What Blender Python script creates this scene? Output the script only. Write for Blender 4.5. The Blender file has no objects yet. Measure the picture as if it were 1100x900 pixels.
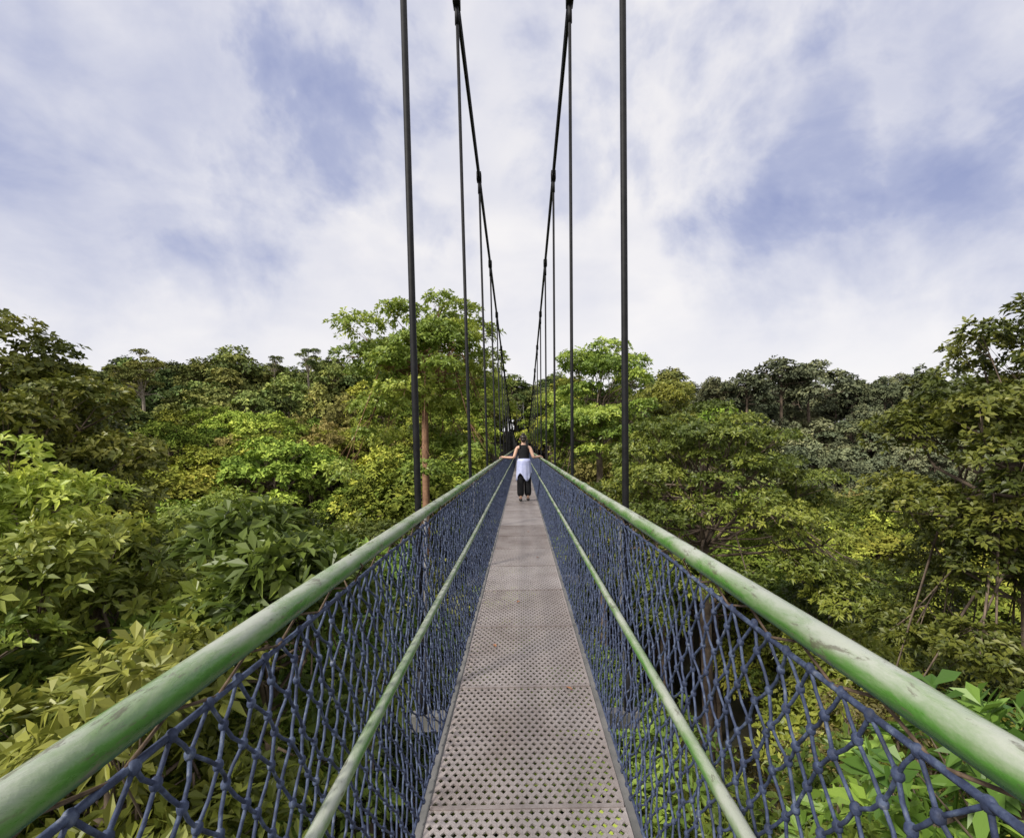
import bpy, math, random
import numpy as np
from mathutils import Vector, Matrix
random.seed(7)
scene=bpy.context.scene
C=scene.collection
F=519.0

# ---------------------------------------------------------------- helpers
def link(o,parent=None):
    C.objects.link(o)
    if parent is not None: o.parent=parent
    return o
def empty(name,loc=(0,0,0)):
    o=bpy.data.objects.new(name,None); o.location=loc; o.empty_display_size=0.3
    C.objects.link(o); return o
def mesh_obj(name,verts,faces,mats,parent=None,smooth=False,midx=None):
    me=bpy.data.meshes.new(name)
    me.from_pydata([tuple(v) for v in verts],[],[tuple(f) for f in faces])
    for m in (mats if isinstance(mats,(list,tuple)) else [mats]): me.materials.append(m)
    if midx is not None: me.polygons.foreach_set('material_index',midx)
    if smooth: me.polygons.foreach_set('use_smooth',[True]*len(me.polygons))
    me.update()
    return link(bpy.data.objects.new(name,me),parent)
class MB:
    def __init__(s): s.v=[];s.f=[];s.m=[]
    def add(s,v,f,m=0):
        b=len(s.v); s.v+= [tuple(p) for p in v]; s.f+=[tuple(i+b for i in q) for q in f]; s.m+=[m]*len(f)
    def box(s,c,d,m=0):
        x,y,z=c;a,b,e=d[0]/2,d[1]/2,d[2]/2
        v=[(x+i*a,y+j*b,z+k*e) for i in(-1,1) for j in(-1,1) for k in(-1,1)]
        s.add(v,[(0,1,3,2),(4,6,7,5),(0,4,5,1),(2,3,7,6),(0,2,6,4),(1,5,7,3)],m)
    def tube(s,pts,r,n=8,m=0,cap=True):
        pts=[Vector(p) for p in pts]
        if not hasattr(r,'__len__'): r=[r]*len(pts)
        v=[];f=[]
        d0=(pts[-1]-pts[0]).normalized()
        ref=Vector((0,0,1)) if abs(d0.z)<0.85 else Vector((1,0,0))
        for i,p in enumerate(pts):
            d=(pts[min(i+1,len(pts)-1)]-pts[max(i-1,0)]).normalized()
            a=d.cross(ref).normalized(); b=a.cross(d).normalized()
            for k in range(n):
                t=2*math.pi*k/n
                v.append(p+a*(math.cos(t)*r[i])+b*(math.sin(t)*r[i]))
        for i in range(len(pts)-1):
            for k in range(n):
                k2=(k+1)%n
                f.append((i*n+k,i*n+k2,(i+1)*n+k2,(i+1)*n+k))
        if cap:
            f.append(tuple(range(n))[::-1]); f.append(tuple((len(pts)-1)*n+k for k in range(n)))
        s.add(v,f,m)
    def ball(s,c,r,m=0,nu=8,nv=6):
        if not hasattr(r,'__len__'): r=(r,r,r)
        v=[(c[0],c[1],c[2]-r[2])];f=[]
        for j in range(1,nv):
            ph=-math.pi/2+math.pi*j/nv
            for i in range(nu):
                t=2*math.pi*i/nu
                v.append((c[0]+r[0]*math.cos(ph)*math.cos(t),c[1]+r[1]*math.cos(ph)*math.sin(t),c[2]+r[2]*math.sin(ph)))
        v.append((c[0],c[1],c[2]+r[2]));T=len(v)-1
        for i in range(nu):
            f.append((0,1+(i+1)%nu,1+i)); f.append((T,T-nu+i,T-nu+(i+1)%nu))
        for j in range(nv-2):
            for i in range(nu):
                a=1+j*nu+i;b=1+j*nu+(i+1)%nu
                f.append((a,b,b+nu,a+nu))
        s.add(v,f,m)
    def obj(s,name,mats,parent=None,smooth=True):
        return mesh_obj(name,s.v,s.f,mats,parent,smooth,s.m)

# ---------------------------------------------------------------- materials
def newmat(name):
    m=bpy.data.materials.new(name); m.use_nodes=True
    nt=m.node_tree; b=nt.nodes['Principled BSDF']
    return m,nt,b
def N(nt,t,**k):
    n=nt.nodes.new(t)
    for a,b in k.items(): setattr(n,a,b)
    return n
def ramp(nt,stops,fac=None):
    r=N(nt,'ShaderNodeValToRGB'); e=r.color_ramp.elements
    while len(e)>2: e.remove(e[-1])
    for i,(p,c) in enumerate(stops):
        if i<2: e[i].position=p
        else: e.new(p)
        e[i].color=(*c,1)
    if fac is not None: nt.links.new(fac,r.inputs[0])
    return r
def noise(nt,scale,detail=5,vec=None,dist=0,rough=0.55):
    n=N(nt,'ShaderNodeTexNoise'); n.inputs['Scale'].default_value=scale
    n.inputs['Detail'].default_value=detail; n.inputs['Distortion'].default_value=dist
    n.inputs['Roughness'].default_value=rough
    if vec is not None: nt.links.new(vec,n.inputs['Vector'])
    return n
def math_(nt,op,a,b=None,clamp=False):
    m=N(nt,'ShaderNodeMath',operation=op); m.use_clamp=clamp
    for i,x in enumerate((a,b)):
        if x is None: continue
        if isinstance(x,(int,float)): m.inputs[i].default_value=x
        else: nt.links.new(x,m.inputs[i])
    return m.outputs[0]
def simple(name,stops,scale,rough=0.6,metal=0,bump=0,spec=0.5,detail=5):
    m,nt,b=newmat(name)
    tc=N(nt,'ShaderNodeTexCoord')
    n=noise(nt,scale,detail,tc.outputs['Object'])
    r=ramp(nt,stops,n.outputs['Fac'])
    nt.links.new(r.outputs[0],b.inputs['Base Color'])
    b.inputs['Roughness'].default_value=rough; b.inputs['Metallic'].default_value=metal
    b.inputs['Specular IOR Level'].default_value=spec
    if bump:
        bp=N(nt,'ShaderNodeBump'); bp.inputs['Strength'].default_value=bump; bp.inputs['Distance'].default_value=0.01
        nt.links.new(n.outputs['Fac'],bp.inputs['Height']); nt.links.new(bp.outputs[0],b.inputs['Normal'])
    return m

def leaf_mat(name,cols,transl=0.25,rough=0.45):
    m,nt,b=newmat(name)
    oi=N(nt,'ShaderNodeObjectInfo'); at=N(nt,'ShaderNodeAttribute'); at.attribute_name='v'
    f=math_(nt,'ADD',math_(nt,'MULTIPLY',oi.outputs['Random'],0.45),math_(nt,'MULTIPLY',at.outputs['Fac'],0.6))
    r=ramp(nt,cols,f)
    hs=N(nt,'ShaderNodeHueSaturation')
    rnd2=math_(nt,'FRACT',math_(nt,'MULTIPLY',oi.outputs['Random'],17.3))
    nt.links.new(math_(nt,'ADD',0.465,math_(nt,'MULTIPLY',rnd2,0.048)),hs.inputs['Hue'])
    hs.inputs['Saturation'].default_value=0.93
    rnd3=math_(nt,'FRACT',math_(nt,'MULTIPLY',oi.outputs['Random'],53.7))
    nt.links.new(math_(nt,'ADD',0.70,math_(nt,'MULTIPLY',math_(nt,'POWER',rnd3,1.3),1.1)),hs.inputs['Value'])
    nt.links.new(r.outputs[0],hs.inputs['Color'])
    out=nt.nodes['Material Output']
    if transl==0:
        nt.nodes.remove(b); df=N(nt,'ShaderNodeBsdfDiffuse'); nt.links.new(hs.outputs[0],df.inputs[0]); nt.links.new(df.outputs[0],out.inputs[0]); return m
    nt.links.new(hs.outputs[0],b.inputs['Base Color'])
    b.inputs['Roughness'].default_value=rough; b.inputs['Specular IOR Level'].default_value=0.35
    tr=N(nt,'ShaderNodeBsdfTranslucent'); nt.links.new(hs.outputs[0],tr.inputs['Color'])
    mx=N(nt,'ShaderNodeMixShader'); mx.inputs[0].default_value=transl
    nt.links.new(b.outputs[0],mx.inputs[1]); nt.links.new(tr.outputs[0],mx.inputs[2])
    nt.links.new(mx.outputs[0],out.inputs[0])
    return m
LEAF=leaf_mat('leaf_canopy',[(0.0,(0.032,0.062,0.009)),(0.3,(0.10,0.15,0.016)),(0.6,(0.20,0.255,0.026)),(1.0,(0.42,0.44,0.055))])
LEAF_OLIVE=leaf_mat('leaf_olive',[(0.0,(0.05,0.055,0.016)),(0.4,(0.13,0.13,0.03)),(0.7,(0.22,0.21,0.045)),(1.0,(0.38,0.35,0.09))])
LEAF_MID=leaf_mat('leaf_middle_distance',[(0.0,(0.038,0.072,0.012)),(0.3,(0.11,0.16,0.02)),(0.6,(0.21,0.265,0.03)),(1.0,(0.42,0.44,0.06))],0,0.6)
LEAF_MOL=leaf_mat('leaf_middle_olive',[(0.0,(0.06,0.06,0.02)),(0.4,(0.15,0.145,0.038)),(0.7,(0.24,0.225,0.055)),(1.0,(0.35,0.32,0.09))],0,0.6)
LEAF_FAR=leaf_mat('leaf_distant_hazed',[(0.0,(0.05,0.078,0.03)),(0.35,(0.10,0.135,0.04)),(0.7,(0.18,0.21,0.05)),(1.0,(0.30,0.31,0.075))],0,0.6)  # greyed greens carry distance haze in the leaf colour
LEAF_RIDGE=leaf_mat('leaf_ridge_hazed',[(0.0,(0.055,0.068,0.047)),(0.4,(0.10,0.118,0.066)),(0.8,(0.16,0.175,0.085)),(1.0,(0.22,0.22,0.10))],0,0.6)  # duller still: haze over the far hill is mixed into these greens
LEAF_BIG=leaf_mat('leaf_broad',[(0.0,(0.042,0.09,0.011)),(0.35,(0.12,0.195,0.02)),(0.7,(0.24,0.33,0.034)),(1.0,(0.42,0.50,0.07))],0.3,0.4)
LEAF_LIME=leaf_mat('leaf_lime',[(0.0,(0.13,0.22,0.015)),(0.5,(0.28,0.42,0.025)),(1.0,(0.42,0.55,0.045))],0.3,0.45)
BARK=simple('bark',[(0.3,(0.07,0.05,0.038)),(0.7,(0.22,0.165,0.12))],3,0.9,0,0.5)
BARK_RED=simple('bark_red',[(0.3,(0.14,0.07,0.04)),(0.7,(0.36,0.20,0.12))],3,0.9,0,0.5)
BARK_PALE=simple('bark_pale',[(0.3,(0.16,0.13,0.10)),(0.7,(0.34,0.29,0.24))],3,0.9)

# ---------------------------------------------------------------- trees
def norm(a): return a/np.maximum(np.linalg.norm(a,axis=-1,keepdims=True),1e-9)
def leaves_from(P,U,tv,k,L,W,rng,spread=(0.7,1.45),droop=0.25):
    n=len(P)
    ref=np.tile(np.array([[0.31,0.17,0.93]]),(n,1)); ref[np.abs((U*ref).sum(1))>0.9]=[1,0,0]
    A=norm(np.cross(U,ref)); B=np.cross(U,A)
    az=(np.arange(k)[None,:]*2.399+rng.uniform(0,6.28,(n,1))+rng.normal(0,0.25,(n,k)))
    el=rng.uniform(spread[0],spread[1],(n,k))
    d=(np.cos(el)[...,None]*U[:,None,:]+np.sin(el)[...,None]*(np.cos(az)[...,None]*A[:,None,:]+np.sin(az)[...,None]*B[:,None,:]))
    d=norm(d); side=norm(np.cross(d,U[:,None,:]+rng.normal(0,0.25,(n,k,3))))
    l=L*rng.uniform(0.6,1.2,(n,k,1)); w=W*rng.uniform(0.75,1.2,(n,k,1))
    base=P[:,None,:]+d*l*0.08+rng.normal(0,L*0.10,(n,k,3))
    mid=base+d*l*0.55; tip=base+d*l; tip[...,2]-=droop*l[...,0]*rng.uniform(0.2,1.4,(n,k))
    V=np.stack([base,mid-side*w/2,tip,mid+side*w/2],axis=2).reshape(-1,3)
    v=np.clip(np.repeat(tv,k)+rng.normal(0,0.10,n*k),0,1)
    return V,v
def tree_mesh(name,seed,H=20,R=4.5,crown_h=6,ncl=22,clr=1.5,tw=60,k=7,L=0.3,W=0.12,leaf=LEAF,bark=BARK,
              trunk_r=0.25,dome=0.6,flat=0.6,inner=0.35,lean=0.3,fork=1.0,limb=0.38):
    rng=np.random.default_rng(seed)
    mb=MB(); cl=[]
    for i in range(ncl):
        t=(i+0.5)/ncl; r=R*math.sqrt(t)*rng.uniform(0.78,1.1)-clr*0.4*t; a=i*2.39996+rng.uniform(-0.4,0.4)
        z=H-clr*flat-crown_h*dome*(r/R)**2-rng.uniform(0,1)**1.6*crown_h*inner
        cl.append((r*math.cos(a),r*math.sin(a),z,clr*rng.uniform(0.6,1.35)))
    zt=H-crown_h*fork
    lx,ly=rng.normal(0,lean,2)
    tp=[(0,0,-2),(lx*0.3,ly*0.3,zt*0.4),(lx,ly,zt),(lx*0.6,ly*0.6,H-crown_h*0.3)]
    mb.tube(tp,[trunk_r*1.5,trunk_r*1.1,trunk_r*0.85,trunk_r*0.3],7,0,False)
    for i,(x,y,z,r) in enumerate(cl):
        s=rng.uniform(0.0,0.8); p0=np.array(tp[2])*(1-s)+np.array(tp[3])*s
        p2=np.array([x,y,z-r*0.15]); p1=(p0+p2)/2+rng.normal(0,0.25,3)+np.array([0,0,-0.2])
        if p2[2]<p0[2]: p1[2]=max(p0[2],p2[2])+0.2
        rr=trunk_r*limb*rng.uniform(.6,1.1)
        mb.tube([p0,p1,p2],[rr,rr*0.6,rr*0.25],5,0,False)
        for q in range(3):
            dq=rng.normal(0,1,3); dq[2]=abs(dq[2])*0.6; dq/=np.linalg.norm(dq)
            mb.tube([p2*0.7+p1*0.3,p2+dq*r*0.75],[rr*0.3,rr*0.1],4,0,False)
    P=[];U=[];TV=[]
    for (x,y,z,r) in cl:
        n=int(tw*(r/clr)**2)
        g=norm(rng.normal(0,1,(n,3))); g[:,2]=np.where(rng.uniform(0,1,n)<0.82,np.abs(g[:,2]),g[:,2])
        rad=r*rng.uniform(0.5,1.0,(n,1))**0.5*(1+0.25*np.sin(g[:,:1]*5+x)*np.cos(g[:,1:2]*6+y))
        p=g*rad*np.array([1,1,flat])+np.array([x,y,z])
        u=norm(g*0.8+np.array([0,0,0.6])+rng.normal(0,0.28,(n,3)))
        cv=rng.uniform(0.05,0.8)
        P.append(p);U.append(u);TV.append(np.clip(cv+0.18*rng.normal(0,1,n),0,1))
    P=np.concatenate(P);U=np.concatenate(U);TV=np.concatenate(TV)
    V,v=leaves_from(P,U,TV,k,L,W,rng)
    bv=np.array([tuple(p) for p in mb.v]); nb=len(bv)
    nl=len(V)//4
    allv=np.concatenate([bv,V])
    me=bpy.data.meshes.new(name)
    nf=len(mb.f)
    loops=[i for f in mb.f for i in f]; lt=[len(f) for f in mb.f]
    lp=np.concatenate([np.array(loops,dtype=np.int32),np.arange(nl*4,dtype=np.int32)+nb])
    ltot=np.concatenate([np.array(lt,dtype=np.int32),np.full(nl,4,dtype=np.int32)])
    ls=np.concatenate([[0],np.cumsum(ltot)[:-1]]).astype(np.int32)
    me.vertices.add(len(allv)); me.vertices.foreach_set('co',allv.astype(np.float32).ravel())
    me.loops.add(len(lp)); me.loops.foreach_set('vertex_index',lp)
    me.polygons.add(len(ltot)); me.polygons.foreach_set('loop_start',ls)
    me.materials.append(bark); me.materials.append(leaf)
    mi=np.zeros(nf+nl,dtype=np.int32); mi[nf:]=1
    me.polygons.foreach_set('material_index',mi)
    sm=np.zeros(nf+nl,dtype=bool); sm[:nf]=True; me.polygons.foreach_set('use_smooth',sm)
    a=me.attributes.new('v','FLOAT','FACE')
    a.data.foreach_set('value',np.concatenate([np.zeros(nf),v]).astype(np.float32))
    me.update(calc_edges=True); me.validate()
    return me

# canopy height field
def interp(y,xs,zs): return float(np.interp(y,xs,zs))
def hc(x,y):
    d=max(y,abs(x)*0.9,0)
    zl=interp(d,[0,8,18,32,50,80,112,150,400,3000],[-4.5,-4,-4.5,-2.5,0.5,8.5,20.5,24,25,25])
    zr=interp(d,[0,10,22,42,65,100,135,165,200,400,3000],[-7,-7,-7,-7.5,-8,-6,6,19.5,22,22,22])
    t=min(max((x+10)/20,0),1); t=t*t*(3-2*t)
    return zl*(1-t)+zr*t + 1.5*math.sin(x*0.07+1)*math.cos(y*0.06)
def ground(x,y): return hc(x,y)-17.5

def build_terrain():
    xs=np.concatenate([-np.geomspace(3000,160,14),np.linspace(-150,150,61),np.geomspace(160,3000,14)])
    ys=np.concatenate([-np.geomspace(3000,45,12),np.linspace(-40,240,57),np.geomspace(250,3000,14)])
    v=[];f=[]
    for j,y in enumerate(ys):
        for i,x in enumerate(xs):
            v.append((x,y,ground(x,y)+0.5*math.sin(x*0.7)*math.sin(y*0.6)))
    n=len(xs)
    for j in range(len(ys)-1):
        for i in range(n-1): f.append((j*n+i,j*n+i+1,(j+1)*n+i+1,(j+1)*n+i))
    m=simple('forest_floor',[(0.3,(0.03,0.035,0.015)),(0.6,(0.06,0.05,0.03)),(0.8,(0.05,0.075,0.02))],0.4,0.95)
    mesh_obj('ground',v,f,m,None,True)
build_terrain()

near=[tree_mesh('near_%d'%i,20+i,H=22,R=[4.0,3.4,4.4][i],crown_h=[7,8,6.5][i],ncl=[22,22,24][i],clr=[1.2,1.1,1.3][i],tw=[120,110,85][i],k=6,L=[0.25,0.22,0.36][i],W=[0.10,0.09,0.14][i],
      leaf=[LEAF,LEAF_OLIVE,LEAF_BIG][i],dome=[0.8,1.0,0.7][i],flat=0.62) for i in range(3)]
mid=[tree_mesh('mid_%d'%i,40+i,H=22,R=[4.3,3.4,5.4,4.0,2.8,3.8][i],crown_h=[6.5,8,5.5,7,9,6][i],ncl=[24,22,32,22,18,20][i],clr=[1.2,1.1,1.2,1.25,1.05,1.2][i],
      tw=56,k=6,L=0.36,W=0.18,leaf=[LEAF_MID,LEAF_MID,LEAF_MID,LEAF_MOL,LEAF_MID,LEAF_LIME][i],dome=[0.95,1.0,0.8,1.0,1.0,.9][i],flat=[0.65,0.75,0.5,0.7,0.8,.65][i],inner=.2) for i in range(6)]
def farset(leaf,seed): return [tree_mesh('far_%d'%i,seed+i,H=22,R=[4.6,3.6,6.0,3.0][i],crown_h=[7,8.5,7,9][i],ncl=[24,24,30,18][i],clr=[1.35,1.15,1.4,1.1][i],
      tw=28,k=5,L=0.60,W=0.33,leaf=leaf,dome=[0.95,1.05,0.9,1.1][i],flat=[0.7,0.8,0.6,0.85][i],inner=.2) for i in range(4)]
far=farset(LEAF_FAR,60); ridge=farset(LEAF_RIDGE,160)
emer=[tree_mesh('emergent_%d'%i,80+i,H=26,R=[4.4,3.4][i],crown_h=[9,8][i],ncl=[30,18][i],clr=1.05,
      tw=44,k=5,L=0.45,W=0.24,leaf=LEAF_FAR,bark=BARK_PALE,trunk_r=0.30,dome=0.6,flat=0.5,inner=0.6,lean=0.8,fork=1.1,limb=.45) for i in range(2)]

forest=empty('forest')
cnt=0
def put(me,x,y,top,s,H,parent,name='canopy_tree',rz=None):
    global cnt
    o=bpy.data.objects.new(name,me)
    o.location=(x,y,top-H*s); o.scale=(s*random.uniform(0.88,1.15),s*random.uniform(0.88,1.15),s)
    o.rotation_euler=(random.uniform(-.06,.06),random.uniform(-.06,.06),random.uniform(0,6.28) if rz is None else rz)
    C.objects.link(o); o.parent=parent; cnt+=1
    return o
def scr(px,py,d,): return ((px-560)/F*d, d, 1.5+(478-py)/F*d)
keep=[(-5.6,30,4.5),(8.8,23,5.5),(5.5,35,4),(13.5,13,2.5),(-14,12.5,2.5),(-4.2,7.5,2.2),(-3.9,5.2,1.5),(12,38,4),(18,44,5),(-61,78,4)]
def pick(x,y,D):
    if D<34: return random.choices(near,[4,2,3])[0]
    if D<90: return random.choices(mid,[4,3,4,2,2,0.9])[0]
    if x>12 and D>108: return random.choice(ridge)
    return random.choice(far)
y=-9.0
while y<200:
    sp=5.0 if y<34 else (6.2 if y<90 else 7.8)
    lim=1.18*max(y,0)+20
    x=-lim+random.uniform(0,sp)
    while x<lim:
        px=x+random.uniform(-.36,.36)*sp; py=y+random.uniform(-.36,.36)*sp
        s=random.choice((random.uniform(0.85,1.05),random.uniform(.95,1.38)))*(1.0 if y<90 else 1.12)
        top=hc(px,py)+random.gauss(0,1.5 if y<60 else 1.8)+(s-1)*4
        D=math.hypot(px,py)
        ok=all(math.hypot(px-a,py-b)>r for a,b,r in keep)
        edge=1.0+4.6*s
        if abs(px)<edge and py<128:
            top=min(top,-6.0-random.random()*1.8)
            if py>112: ok=False
        elif abs(px)<edge+3 and py<28: top=min(top,-1.5)
        if ok: put(pick(px,py,D),px,py,top,s,22,forest)
        x+=sp
    y+=sp*0.92
for (px,py,d,s,i) in [(160,368,84,.9,0),(300,374,108,.7,1),(335,366,98,.8,1)]:
    x_,y_,z_=scr(px,py,d); put(emer[i],x_,y_,z_,s,26,forest)
for (px,py,d,s) in [(60,372,95,1.3),(110,386,100,1.2),(215,378,105,1.2),(255,386,110,1.3),(385,385,105,1.3),(725,392,95,1.2)]:
    x_,y_,z_=scr(px,py,d); put(random.choice(far[:2]),x_,y_,z_,s,22,forest)
for (px,py,d,s) in [(770,408,150,1.4),(800,400,140,1.5),(838,386,138,1.9),(872,392,140,1.8),(915,406,150,1.4),(955,410,150,1.5),(988,398,145,1.7)]:
    x_,y_,z_=scr(px,py,d); put(random.choice(ridge[:3]),x_,y_,z_,s,22,forest)
for i in range(75):
    yy=random.uniform(40,150); sx=random.choice((-1,1)); xx=sx*(random.uniform(4.8,13))
    top=interp(yy,[40,60,90,126,150],[2.5,6.0,11,17,20])+random.gauss(0,1.3)
    if yy>130: xx=random.uniform(-12,12)
    put(random.choice(mid[:5] if yy<95 else far),xx,yy,top,random.uniform(.8,1.05),22,forest)

def tree(name,x,y,top,seed,**k):
    g=min(ground(x,y)-0.5,top-14); H=top-g
    me=tree_mesh(name,seed,H=H,**k)
    o=bpy.data.objects.new(name,me); o.location=(x,y,g); C.objects.link(o); return o
tree('rainforest_tree',-6.0,30,11.4,101,R=5.6,crown_h=10.5,ncl=60,clr=1.25,tw=100,k=7,L=0.28,W=0.13,bark=BARK_RED,trunk_r=0.24,dome=0.5,flat=0.55,inner=0.75,lean=0.1,fork=0.6,limb=.3)
tree('rainforest_tree',8.8,23,3.7,102,R=7.2,crown_h=9,ncl=100,clr=1.15,tw=120,k=7,L=0.21,W=0.085,trunk_r=0.28,dome=0.95,flat=0.38,inner=0.25,fork=0.85,limb=.28)
tree('rainforest_tree',5.6,33,8.8,103,R=4.9,crown_h=10,ncl=64,clr=1.2,tw=105,k=7,L=0.25,W=0.11,trunk_r=0.26,dome=0.8,flat=0.45,inner=0.55,fork=.8,limb=.3)
tree('rainforest_tree',10.8,38,6.6,108,R=5.0,crown_h=9,ncl=56,clr=1.25,tw=95,k=7,L=0.26,W=0.12,trunk_r=0.26,dome=0.95,flat=0.45,inner=0.3,fork=.8,limb=.3)
tree('rainforest_tree',13.9,13.2,5.7,104,R=3.9,crown_h=11,ncl=95,clr=0.95,tw=105,k=7,L=0.2,W=0.09,trunk_r=0.22,dome=0.55,flat=0.6,inner=0.8,fork=.8,limb=.3)
tree('rainforest_tree',-14.6,13,5.6,105,R=4.0,crown_h=10,ncl=84,clr=1.0,tw=105,k=7,L=0.22,W=0.10,trunk_r=0.22,dome=0.55,flat=0.6,inner=0.7,fork=.8,limb=.3)
tree('lime_green_tree',17.6,44,4.9,106,R=3.6,crown_h=6,ncl=28,clr=1.2,tw=80,k=6,L=0.32,W=0.16,leaf=LEAF_LIME,trunk_r=0.25)
def broad(x,y,top,seed,R,L=0.3,ch=4.5,**k):
    tree('broadleaf_tree',x,y,top,seed,R=R,crown_h=ch,ncl=int(9+R*R*4),clr=0.70,tw=34,k=9,L=L,W=L*0.34,leaf=LEAF_BIG,trunk_r=0.13,dome=0.6,flat=0.7,inner=0.5,lean=0.1,**k)
broad(-4.5,8.4,0.75,201,2.3,0.36)
broad(-7.9,8.9,0.8,202,2.2,0.28)
broad(-4.5,5.4,-0.35,203,1.7,0.28)
broad(-8.4,6.0,0.3,204,2.3,0.27)
broad(-5.6,2.9,-1.2,205,1.6,0.26)
broad(-11.5,10.5,2.6,206,2.4,0.26)
broad(-7.5,14,0.3,209,2.6,0.26)
broad(-4.2,13,-0.6,210,1.9,0.28)
broad(2.95,2.75,0.12,207,0.75,0.2,2.0)
broad(4.6,7.5,-3.0,211,1.9,0.24)

# ---------------------------------------------------------------- bridge
bridge=empty('suspension_bridge')
Y0,Y1=-9.0,126.0
RH,RX=1.13,0.545; MH,MX=0.656,0.486; DX=0.405
def paint():
    m,nt,b=newmat('green_paint')
    tc=N(nt,'ShaderNodeTexCoord')
    mp=N(nt,'ShaderNodeMapping'); mp.inputs['Scale'].default_value=(1,0.3,1); nt.links.new(tc.outputs['Object'],mp.inputs[0])
    n1=noise(nt,14,9,mp.outputs[0],0.5,0.7); n2=noise(nt,70,5,tc.outputs['Object']); n3=noise(nt,3.0,4,tc.outputs['Object'],0.3)
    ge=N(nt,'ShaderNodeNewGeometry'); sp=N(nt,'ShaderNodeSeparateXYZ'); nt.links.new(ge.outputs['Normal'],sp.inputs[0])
    up=math_(nt,'MULTIPLY',sp.outputs['Z'],0.26)  # paler on upward faces: chalky weathering plus sky reflection put into the colour
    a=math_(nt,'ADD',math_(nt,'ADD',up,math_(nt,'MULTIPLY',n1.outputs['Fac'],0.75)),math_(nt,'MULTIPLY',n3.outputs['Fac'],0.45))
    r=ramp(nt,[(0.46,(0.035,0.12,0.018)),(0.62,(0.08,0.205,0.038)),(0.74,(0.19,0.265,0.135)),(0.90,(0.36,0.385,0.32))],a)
    ch=ramp(nt,[(0.57,(0,0,0)),(0.62,(1,1,1))],noise(nt,30,8,mp.outputs[0],0.3,0.75).outputs['Fac'])
    mx=N(nt,'ShaderNodeMixRGB'); nt.links.new(math_(nt,'MULTIPLY',ch.outputs[0],0.75),mx.inputs[0]); nt.links.new(r.outputs[0],mx.inputs[1]); mx.inputs[2].default_value=(0.11,0.10,0.07,1)
    nt.links.new(mx.outputs[0],b.inputs['Base Color'])
    rr=ramp(nt,[(0.3,(0.16,)*3),(0.7,(0.42,)*3)],n1.outputs['Fac']); nt.links.new(rr.outputs[0],b.inputs['Roughness'])
    bp=N(nt,'ShaderNodeBump'); bp.inputs['Strength'].default_value=0.3; bp.inputs['Distance'].default_value=0.004
    nt.links.new(n2.outputs['Fac'],bp.inputs['Height']); nt.links.new(bp.outputs[0],b.inputs['Normal'])
    return m
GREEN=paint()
DARK=simple('dark_cable',[(0.3,(0.005,0.005,0.006)),(0.7,(0.014,0.014,0.016))],20,0.6,0.0,0,0.2)
STEEL=simple('galvanised_steel',[(0.3,(0.13,0.13,0.125)),(0.7,(0.24,0.23,0.22))],8,0.6,0.3)
ROPE=simple('blue_rope',[(0.3,(0.014,0.020,0.044)),(0.5,(0.032,0.046,0.10)),(0.64,(0.075,0.10,0.17)),(0.8,(0.25,0.26,0.30))],38,0.7,0,0.6)
CORD=simple('brown_cord',[(0.3,(0.05,0.03,0.02)),(0.7,(0.16,0.11,0.07))],60,0.85)
def deckmat():
    m,nt,b=newmat('expanded_metal')
    oi=N(nt,'ShaderNodeObjectInfo'); ge=N(nt,'ShaderNodeNewGeometry')
    n=noise(nt,2.2,7,ge.outputs['Position'],0.3,0.65); n2=noise(nt,40,4,ge.outputs['Position'])
    f=math_(nt,'ADD',math_(nt,'MULTIPLY',n.outputs['Fac'],0.6),math_(nt,'ADD',math_(nt,'MULTIPLY',oi.outputs['Random'],0.22),math_(nt,'MULTIPLY',n2.outputs['Fac'],0.25)))
    r=ramp(nt,[(0.30,(0.20,0.16,0.145)),(0.5,(0.34,0.295,0.28)),(0.8,(0.50,0.455,0.445))],f)
    nt.links.new(r.outputs[0],b.inputs['Base Color']); b.inputs['Roughness'].default_value=0.5; b.inputs['Metallic'].default_value=0.15
    return m
DECK=deckmat()
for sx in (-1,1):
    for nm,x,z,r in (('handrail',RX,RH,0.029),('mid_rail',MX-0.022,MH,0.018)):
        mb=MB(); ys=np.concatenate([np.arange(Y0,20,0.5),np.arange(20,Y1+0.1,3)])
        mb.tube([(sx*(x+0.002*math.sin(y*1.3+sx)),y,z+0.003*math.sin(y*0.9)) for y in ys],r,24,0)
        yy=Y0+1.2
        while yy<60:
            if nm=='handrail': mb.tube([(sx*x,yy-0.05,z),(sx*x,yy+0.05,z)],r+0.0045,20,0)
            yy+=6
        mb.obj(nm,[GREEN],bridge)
def cz(y):
    u=y-63
    return 1.5+0.57+0.0015*u*u + (max(u,0)**2)*0.0011
def cx(y): return 0.62+0.012*(cz(y)-1.1)
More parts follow.
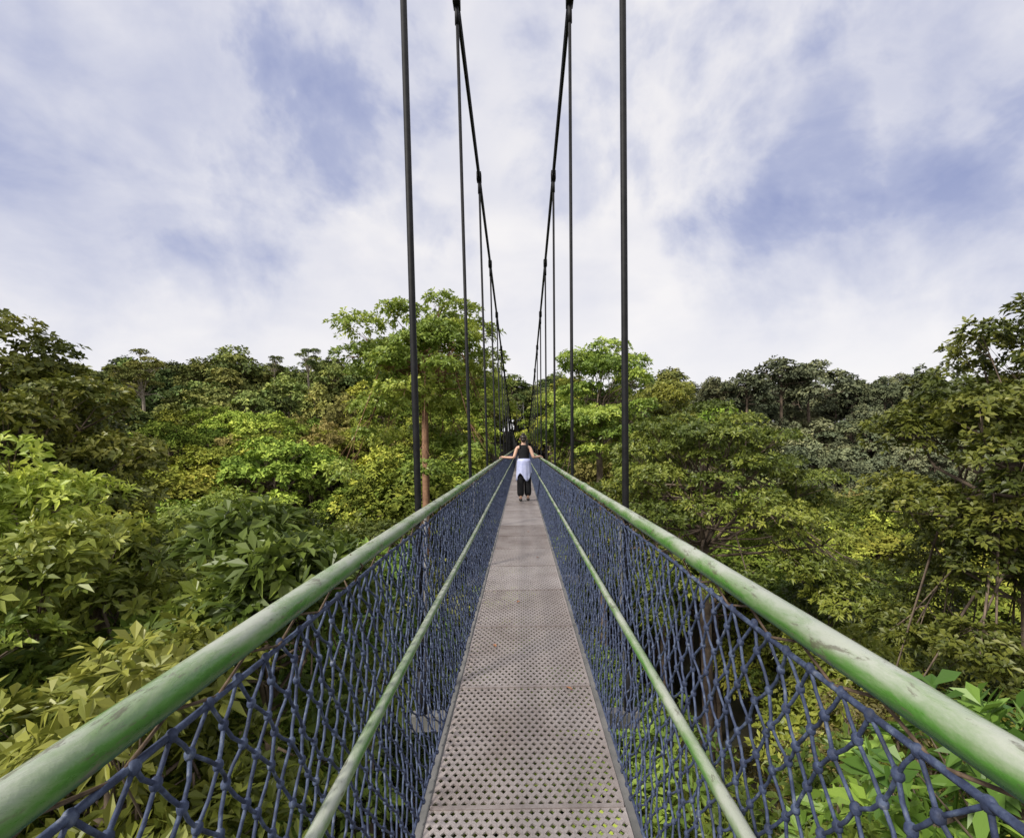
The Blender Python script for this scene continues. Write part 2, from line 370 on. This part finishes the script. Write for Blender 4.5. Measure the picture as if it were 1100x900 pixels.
for sx in (-1,1):
    mb=MB(); ys=np.arange(Y0,Y1+0.1,1.5)
    mb.tube([(sx*cx(y),y,cz(y)) for y in ys],0.029,10)
    mb.tube([(sx*(cx(y)+0.0),y,cz(y)-0.058) for y in ys],0.022,8)
    mb.obj('main_cable',[DARK],bridge)
    mb=MB()
    y=2.9-9
    while y<Y1-2:
        t=cz(y)
        mb.tube([(sx*0.62,y,-0.12),(sx*0.622,y,1.1),(sx*cx(y),y,t)],0.020,10)
        mb.box((sx*cx(y),y,t-0.02),(0.085,0.13,0.15))
        mb.tube([(sx*cx(y),y,t-0.09),(sx*(cx(y)-0.001),y,t-0.32)],0.027,10)
        mb.tube([(sx*0.62,y,-0.16),(sx*0.6205,y,0.16)],0.030,10)
        y+=3
    mb.obj('hangers',[DARK],bridge)
    mb=MB(); mb.box((sx*(DX+0.022),(Y0+Y1)/2,-0.05),(0.04,Y1-Y0,0.09)); mb.obj('edge_beam',[STEEL],bridge,False)
    mb=MB()
    y=2.9-9
    while y<Y1-2:
        mb.tube([(sx*0.60,y,-0.1),(sx*(RX+0.035),y,RH-0.02)],0.012,8)
        mb.tube([(sx*(RX+0.036),y,RH-0.02),(sx*(RX),y,RH-0.01)],0.010,8)
        y+=3
    mb.obj('rail_posts',[STEEL],bridge)
mb=MB(); y=2.9-9
while y<Y1-2:
    mb.box((0,y,-0.145),(1.36,0.07,0.09)); y+=3
y=Y0+0.5
while y<Y1:
    mb.box((0,y,-0.055),(2*DX,0.045,0.06)); y+=1
mb.obj('cross_beams',[STEEL],bridge,False)
def deck_panel():
    nx,ny=20,27; w=2*DX/nx; h=0.985/ny; v=[];f=[]
    for j in range(ny):
        off=0 if j%2==0 else w/2
        for i in range(nx if j%2==0 else nx-1):
            cx_=-DX+w*(i+0.5)+off; cy=0.0075+h*(j+0.5); b=len(v)
            for (a,c) in ((-1,-1),(0,-1),(1,-1),(1,0),(1,1),(0,1),(-1,1),(-1,0)): v.append((cx_+a*w/2,cy+c*h/2,0))
            for (a,c,d) in ((-.38,-.42,0),(0,-.74,-.002),(.38,-.42,0),(.74,0,.002),(.38,.42,0),(0,.74,.002),(-.38,.42,0),(-.74,0,-.002)): v.append((cx_+a*w/2,cy+c*h/2,d))
            for q in range(8): f.append((b+q,b+(q+1)%8,b+8+(q+1)%8,b+8+q))
        if j%2:
            for x0 in (-DX,DX-w/2):
                b=len(v); v+= [(x0,0.0075+h*j,0),(x0+w/2,0.0075+h*j,0),(x0+w/2,0.0075+h*(j+1),0),(x0,0.0075+h*(j+1),0)]; f.append((b,b+1,b+2,b+3))
    me=bpy.data.meshes.new('deck_panel'); me.from_pydata(v,[],f); me.materials.append(DECK); me.update()
    return me
dp=deck_panel()
tmp=bpy.data.objects.new('tmp',dp); C.objects.link(tmp); md=tmp.modifiers.new('s','SOLIDIFY'); md.thickness=0.007; md.offset=-1
dg=bpy.context.evaluated_depsgraph_get(); me2=bpy.data.meshes.new_from_object(tmp.evaluated_get(dg)); bpy.data.objects.remove(tmp)
y=Y0
while y<Y1-0.5:
    o=bpy.data.objects.new('deck_panel',me2); o.location=(0,y,random.uniform(-0.002,0.002)); link(o,bridge)
    y+=1
mb=MB(); y=Y0
while y<Y1+0.1:
    mb.box((0,y,0.004),(2*DX-0.01,0.022,0.005)); y+=1
mb.obj('panel_joints',[DECK],bridge,False)
def net_module(sx,hi=True):
    rg=random.Random(5+sx)
    mb=MB(); nu,rows=36,18; du=3.0/nu; z0,z1=0.03,1.065
    jit={}
    def node(i,j):
        ii=i%nu
        if (ii,j) not in jit: jit[(ii,j)]=(rg.uniform(-.012,.012),rg.uniform(-.009,.009),rg.uniform(-.007,.007))
        a,b,c=jit[(ii,j)]
        t=j/rows; z=z0+(z1-z0)*t+(b if 0<j<rows else 0)
        x=DX+0.03+(RX-DX-0.03)*t+0.02*math.sin(math.pi*t)+c
        return Vector((sx*x,(i+0.5*(j%2))*du+a,z))
    for j in range(rows):
        for i in range(nu):
            p=node(i,j)
            qs=[node(i,j+1), node(i-1 if j%2==0 else i+1,j+1)]
            for q in qs:
                mdp=(p+q)/2+Vector((rg.uniform(-.003,.003)*1,rg.uniform(-.004,.004),-0.003))
                mb.tube([p,mdp,q] if hi else [p,q],0.0037 if hi else 0.004,6 if hi else 4,0,False)
    for j in range(rows+1):
        for i in range(nu):
            p=node(i,j)
            if hi: mb.ball(p,(0.0085,0.0105,0.0115),0,7,5)
            else: mb.ball(p,0.009,0,4,3)
    for z,x in ((z0,DX+0.03),(z1,RX)):
        mb.tube([(sx*x,k*0.25,z+0.004*math.sin(k*math.pi/3)) for k in range(13)],0.006,6,0,False)
    for k in range(14):
        y0_=k*3/14
        mb.tube([(sx*RX,y0_,z1),(sx*(RX+0.034),y0_+0.02,RH-0.005),(sx*RX,y0_+0.03,RH+0.0325),(sx*(RX-0.034),y0_+0.04,RH-0.005),(sx*RX,y0_+0.06,z1)] if k%7==0 else
                [(sx*RX,y0_,z1),(sx*(RX+0.008),y0_+0.11,RH-0.034),(sx*RX,y0_+0.214,z1)],0.0032,5,1,False)
    me=bpy.data.meshes.new('net'); me.from_pydata([tuple(v) for v in mb.v],[],mb.f)
    me.materials.append(ROPE); me.materials.append(CORD)
    me.polygons.foreach_set('material_index',mb.m); me.polygons.foreach_set('use_smooth',[True]*len(me.polygons)); me.update()
    return me
for sx in (-1,1):
    hi=net_module(sx,True); lo=net_module(sx,False)
    y=Y0
    while y<Y1-1:
        o=bpy.data.objects.new('rope_net',hi if y<16 else lo); o.location=(0,y,0); link(o,bridge); y+=3
def tower(y,h,base):
    mb=MB()
    for sx in (-1,1):
        mb.tube([(sx*1.15,y,base),(sx*0.78,y,h)],[0.16,0.12],10)
        mb.tube([(sx*1.15,y+1.4,base),(sx*0.78,y+0.1,h-0.4)],[0.08,0.07],8)
    lv=[-0.3]+[k for k in np.arange(2.6,h+0.1,2.3)]
    hw=lambda z:1.15+(0.78-1.15)*(z-base)/(h-base)
    for a,b in zip(lv[:-1],lv[1:]):
        mb.tube([(-hw(b),y,b),(hw(b),y,b)],0.07,8)
        if a>0:
            mb.tube([(-hw(a),y,a),(hw(b),y,b)],0.035,6); mb.tube([(hw(a),y,a),(-hw(b),y,b)],0.035,6)
    mb.obj('tower',[STEEL],bridge)
tower(Y1,cz(Y1)+0.3,ground(0,Y1)-1)
tower(Y0,cz(Y0)+0.3,ground(0,Y0)-1)
for yy,dy in ((Y0-1.6,3.0),(Y1+1.7,3.0)):
    mb=MB(); mb.box((0,yy,-0.12),(3.0,dy,0.2))
    for a in(-1,1):
        for b in(-1,1):
            mb.tube([(a*1.3,yy+b*1.2,-0.2),(a*1.3,yy+b*1.2,ground(0,yy)-2)],0.12,8)
    for a in(-1,1):
        mb.tube([(a*1.45,yy-1.4,1.1),(a*1.45,yy+1.4,1.1)],0.025,8)
        for k in range(4): mb.tube([(a*1.45,yy-1.4+k*0.93,-0.02),(a*1.45,yy-1.4+k*0.93,1.1)],0.02,8)
    mb.obj('platform',[STEEL],bridge,False)
LITTER=simple('dry_leaf',[(0.3,(0.25,0.08,0.03)),(0.7,(0.45,0.2,0.08))],30,0.7)
mb=MB()
for (x,y) in ((0.27,2.95),(-0.05,4.6),(0.2,6.4),(-0.22,3.6),(0.1,8.3)):
    a=random.uniform(0,6.28);c,s=math.cos(a)*.03,math.sin(a)*.03
    mb.add([(x-c,y-s,.012),(x-s*.4,y+c*.4,.02),(x+c,y+s,.013),(x+s*.4,y-c*.4,.016)],[(0,1,2,3)])
mb.obj('fallen_leaves',[LITTER],None,False)

# ---------------------------------------------------------------- person
SKIN=simple('skin',[(0.3,(0.50,0.30,0.21)),(0.7,(0.58,0.36,0.26))],30,0.55)
HAIR=simple('hair',[(0.3,(0.012,0.008,0.006)),(0.7,(0.03,0.02,0.014))],60,0.5)
BLACK=simple('black_cloth',[(0.3,(0.010,0.010,0.012)),(0.7,(0.018,0.018,0.02))],30,0.85,0,0,0.2)
SHIRT=simple('pale_blue_shirt',[(0.3,(0.36,0.40,0.66)),(0.7,(0.56,0.59,0.81))],9,0.8)
SOLE=simple('shoe',[(0.3,(0.03,0.03,0.03)),(0.7,(0.06,0.05,0.05))],20,0.7)
def skinned(name,pts,edges,rad,mat,parent,root=0,sub=2):
    me=bpy.data.meshes.new(name); me.from_pydata(pts,edges,[]); me.update()
    o=bpy.data.objects.new(name,me); C.objects.link(o)
    md=o.modifiers.new('Skin','SKIN'); md.use_smooth_shade=True
    for i,r in enumerate(rad):
        sv=me.skin_vertices[0].data[i]; sv.radius=(r,r) if not hasattr(r,'__len__') else r; sv.use_root=(i==root)
    sb=o.modifiers.new('Sub','SUBSURF'); sb.levels=sub; sb.render_levels=sub
    me.materials.append(mat); o.parent=parent
    return o
SC=1.06
woman=empty('woman_walking',(0.07,12.9,0.011)); woman.scale=(SC,SC,SC)
px=0.07
pts=[(0,0,.93),(0,0.01,1.05),(0,0.015,1.18),(0,0.0,1.31),(0,-0.01,1.40),(0,-0.005,1.455),(0,0.01,1.52),(0,0.015,1.575),(0,0.005,1.62)]
ed=[(i,i+1) for i in range(8)]
rad=[(.135,.10),(.115,.085),(.12,.09),(.135,.085),(.07,.055),(.045,.045),(.072,.082),(.078,.092),(.055,.065)]
def hip(sx): 
    b=len(pts); f=0.10 if sx>0 else -0.05
    pts.extend([(sx*.085,0,.86),(sx*.09,f*.6,.48),(sx*.09,f*.6-0.03,.10),(sx*.09,f*.6-0.02,.055),(sx*.10,f*.6+.14,.035)])
    ed.extend([(0,b),(b,b+1),(b+1,b+2),(b+2,b+3),(b+3,b+4)]); rad.extend([.085,.055,.038,.036,.025])
hip(-1);hip(1)
hands=[]
HZ=(RH+0.050)/SC
for sx in (-1,1):
    b=len(pts); hx=(sx*RX-px)/SC
    pts.extend([(sx*.16,0,1.345),(sx*.245,-0.10,1.09),(hx-sx*.075,.08,HZ-.01)])
    pts.append((hx-sx*.015,.15,HZ))
    ed.extend([(3,b),(b,b+1),(b+1,b+2),(b+2,b+3)]); rad.extend([.052,.040,.028,(.020,.034)])
    hands.append((sx,hx))
skinned('body',pts,ed,rad,SKIN,woman)
for sx,hx in hands:
    for k in range(4):
        yk=.125+0.021*k; l=[.9,1.05,1.0,.8][k]
        skinned('finger',[(hx-sx*.012,yk,HZ+.001),(hx+sx*.018*l,yk+.004,HZ-.007),(hx+sx*.038*l,yk+.006,HZ-.03),(hx+sx*.040,yk+.006,HZ-.055)],[(0,1),(1,2),(2,3)],[.010,.009,.008,.007],SKIN,woman,0,1)
    skinned('thumb',[(hx-sx*.03,.115,HZ),(hx-sx*.040,.12,HZ-.025),(hx-sx*.036,.13,HZ-.055)],[(0,1),(1,2)],[.011,.010,.008],SKIN,woman,0,1)
tp=[(0,0,1.0),(0,0,.92)];te=[(0,1)];tr=[(.125,.10),(.145,.12)]
for sx in (-1,1):
    f=0.06 if sx>0 else -0.03; b=len(tp)
    tp+= [(sx*.085,0,.80),(sx*.09,f,.46),(sx*.092,f,.09)]; te+=[(1,b),(b,b+1),(b+1,b+2)]; tr+=[(.095,.11),(.085,.095),(.095,.10)]
skinned('wide_trousers',tp,te,tr,BLACK,woman)
def loft(name,rings,mat,n=28,fn=7):
    v=[];f=[]
    for (cx_,cy,z,rx,ry,fo) in rings:
        for k in range(n):
            t=2*math.pi*k/n; q=1+fo*math.sin(fn*t+z*9)
            v.append((cx_+rx*q*math.cos(t),cy+ry*q*math.sin(t),z+fo*0.1*math.sin(3*t)))
    for j in range(len(rings)-1):
        for k in range(n): f.append((j*n+k,j*n+(k+1)%n,(j+1)*n+(k+1)%n,(j+1)*n+k))
    o=mesh_obj(name,v,f,mat,woman,True); md=o.modifiers.new('s','SOLIDIFY'); md.thickness=0.006; return o
loft('tank_top',[(0,0,.98,.150,.115,0),(0,.01,1.08,.130,.100,0),(0,.012,1.18,.138,.106,0),(0,.005,1.27,.154,.108,0),(0,0,1.335,.146,.097,0),(0,-.005,1.385,.112,.078,0),(0,-.007,1.41,.085,.066,0)],BLACK)
mb=MB()
for sx in (-1,1): mb.tube([(sx*.085,-.085,1.33),(sx*.088,-.06,1.405),(sx*.088,.02,1.425),(sx*.085,.08,1.36)],[.022,.02,.02,.022],8)
mb.obj('tank_top_straps',[BLACK],woman)
loft('tied_shirt_waist',[(0,0,.96,.168,.138,.02),(0,0,1.0,.165,.132,.03),(0,0,1.065,.150,.118,.02)],SHIRT,40,9)
def hang():
    v=[];f=[];nu,nv=26,14
    for j in range(nv+1):
        t=j/nv
        for i in range(nu+1):
            a=math.radians(180+(0+180*i/nu)); fo=0.06*t*math.sin(i*1.35)+0.02*math.sin(i*2.9+j*.4)
            r=1+0.14*t+fo
            v.append((0.168*r*math.cos(a),0.150*r*math.sin(a),1.03-t*(0.43+0.10*math.sin(i*.42+1))))
    for j in range(nv):
        for i in range(nu): f.append((j*(nu+1)+i,j*(nu+1)+i+1,(j+1)*(nu+1)+i+1,(j+1)*(nu+1)+i))
    o=mesh_obj('tied_shirt_tail',v,f,SHIRT,woman,True); md=o.modifiers.new('s','SOLIDIFY'); md.thickness=0.006
hang()
mb=MB()
mb.ball((0,.13,.995),(.04,.03,.035))
for sx in (-1,1): mb.tube([(0,.135,.995),(sx*.05,.155,.87),(sx*.06,.15,.68)],[.025,.032,.036],8)
mb.obj('tied_shirt_sleeves',[SHIRT],woman)
mb=MB(); mb.ball((0,-.008,1.59),(.086,.102,.092),0,16,12); mb.ball((0,-.055,1.672),(.044,.044,.038),0,12,8)
mb.ball((0,-.06,1.53),(.062,.05,.055),0,12,8)
mb.obj('hair',[HAIR],woman)
mb=MB()
for sx in(-1,1): mb.ball((sx*.083,.01,1.555),(.012,.02,.03),0,8,6)
mb.ball((0,.108,1.545),(.013,.018,.02),0,8,6)
mb.obj('ears_and_nose',[SKIN],woman)
mb=MB()
for sx in(-1,1): mb.ball((sx*.03,.098,1.565),(.013,.008,.006),0,8,6)
mb.ball((0,.098,1.505),(.022,.006,.005),0,8,6)
mb.obj('eyes_and_mouth',[HAIR],woman)
mb=MB()
for sx in (-1,1):
    f=0.06 if sx>0 else -0.03
    mb.ball((sx*.095,f+.04,.035),(.045,.13,.04),0,12,8)
mb.obj('shoes',[SOLE],woman)

# ---------------------------------------------------------------- sky and light
w=bpy.data.worlds.new('World'); scene.world=w; w.use_nodes=True
nt=w.node_tree; bg=nt.nodes['Background']
tc=N(nt,'ShaderNodeTexCoord'); d=tc.outputs['Generated']
sun_el,sun_az=math.radians(44),math.radians(226)
sky=N(nt,'ShaderNodeTexSky'); sky.sky_type='NISHITA'; sky.sun_disc=False; sky.sun_elevation=sun_el; sky.sun_rotation=sun_az
sep=N(nt,'ShaderNodeSeparateXYZ'); nt.links.new(d,sep.inputs[0])
zz=math_(nt,'ADD',math_(nt,'MAXIMUM',sep.outputs['Z'],0.0),0.40)
comb=N(nt,'ShaderNodeCombineXYZ')
nt.links.new(math_(nt,'DIVIDE',sep.outputs['X'],zz),comb.inputs[0]); nt.links.new(math_(nt,'DIVIDE',sep.outputs['Y'],zz),comb.inputs[1])
n1=noise(nt,2.0,5,comb.outputs[0],0.3,0.5); n2=noise(nt,4.5,7,comb.outputs[0],0.4,0.55)
nw=noise(nt,3.2,6,d,0.2,0.58)
wv=N(nt,'ShaderNodeVectorMath',operation='MULTIPLY_ADD'); nt.links.new(nw.outputs['Color'],wv.inputs[0]); wv.inputs[1].default_value=(.8,.8,.8); wv.inputs[2].default_value=(-.4,-.4,-.4)
ad=N(nt,'ShaderNodeVectorMath',operation='ADD'); nt.links.new(wv.outputs[0],ad.inputs[0]); nt.links.new(d,ad.inputs[1])
tot=None
for (sx_,sy_,r,a) in [(250,200,.22,.7),(370,100,.25,.9),(60,130,.42,.6),(860,150,.28,1.0),(1030,200,.36,.95),(640,150,.15,.4),(1000,50,.36,.6),(160,40,.34,.5),(480,270,.12,.25),(420,30,.2,.3)]:
    v=Vector(((sx_-560),F,(478-sy_))).normalized()
    di=N(nt,'ShaderNodeVectorMath',operation='DISTANCE'); nt.links.new(ad.outputs[0],di.inputs[0]); di.inputs[1].default_value=v
    mr=N(nt,'ShaderNodeMapRange',interpolation_type='SMOOTHSTEP'); nt.links.new(di.outputs['Value'],mr.inputs[0])
    mr.inputs[1].default_value=0.0; mr.inputs[2].default_value=r; mr.inputs[3].default_value=a; mr.inputs[4].default_value=0
    tot=mr.outputs[0] if tot is None else math_(nt,'MAXIMUM',tot,mr.outputs[0])
base=ramp(nt,[(0.42,(0,0,0)),(0.66,(1,1,1))],n1.outputs['Fac']); fine=ramp(nt,[(0.35,(0,0,0)),(0.66,(1,1,1))],n2.outputs['Fac'])
blue=math_(nt,'ADD',math_(nt,'MULTIPLY',tot,math_(nt,'ADD',0.60,math_(nt,'MULTIPLY',fine.outputs[0],0.40))),math_(nt,'ADD',math_(nt,'MULTIPLY',base.outputs[0],0.20),math_(nt,'MULTIPLY',fine.outputs[0],0.09)),True)
hz=N(nt,'ShaderNodeMapRange'); nt.links.new(sep.outputs['Z'],hz.inputs[0]); hz.inputs[1].default_value=0.12; hz.inputs[2].default_value=0.40; hz.inputs[3].default_value=0.25; hz.inputs[4].default_value=1
blue=math_(nt,'MULTIPLY',blue,hz.outputs[0])
cr=ramp(nt,[(0.0,(0.98,0.955,0.96)),(0.25,(0.74,0.75,0.85)),(0.6,(0.46,0.50,0.70)),(1.0,(0.31,0.36,0.60))],blue)
sc=N(nt,'ShaderNodeVectorMath',operation='SCALE'); nt.links.new(cr.outputs[0],sc.inputs[0]); sc.inputs['Scale'].default_value=10.0
mx=N(nt,'ShaderNodeMixRGB'); mx.inputs[0].default_value=0.93; nt.links.new(sky.outputs[0],mx.inputs[1]); nt.links.new(sc.outputs[0],mx.inputs[2])
nt.links.new(mx.outputs[0],bg.inputs[0]); bg.inputs[1].default_value=0.1
L=bpy.data.lights.new('sun','SUN'); L.energy=4.4; L.angle=math.radians(9); L.color=(1,0.95,0.85)
so=bpy.data.objects.new('sun',L); C.objects.link(so)
sd=Vector((math.sin(sun_az)*math.cos(sun_el),math.cos(sun_az)*math.cos(sun_el),math.sin(sun_el)))
so.rotation_euler=sd.to_track_quat('Z','Y').to_euler(); so.location=(0,0,60)

# ---------------------------------------------------------------- camera
cam=bpy.data.cameras.new('camera'); co=bpy.data.objects.new('camera',cam); C.objects.link(co)
cam.lens=36*F/1100; cam.sensor_width=36; cam.sensor_fit='HORIZONTAL'
roll=math.radians(1.0)
co.location=(0,0,1.5)
M=Matrix.Rotation(math.radians(90),4,'X')@Matrix.Rotation(-roll,4,'Z')
co.rotation_euler=M.to_euler()
cam.shift_x=-9.5/1100; cam.shift_y=28/1100
cam.clip_start=0.05; cam.clip_end=6000
scene.camera=co
scene.view_settings.view_transform='Standard'
print('trees',cnt)
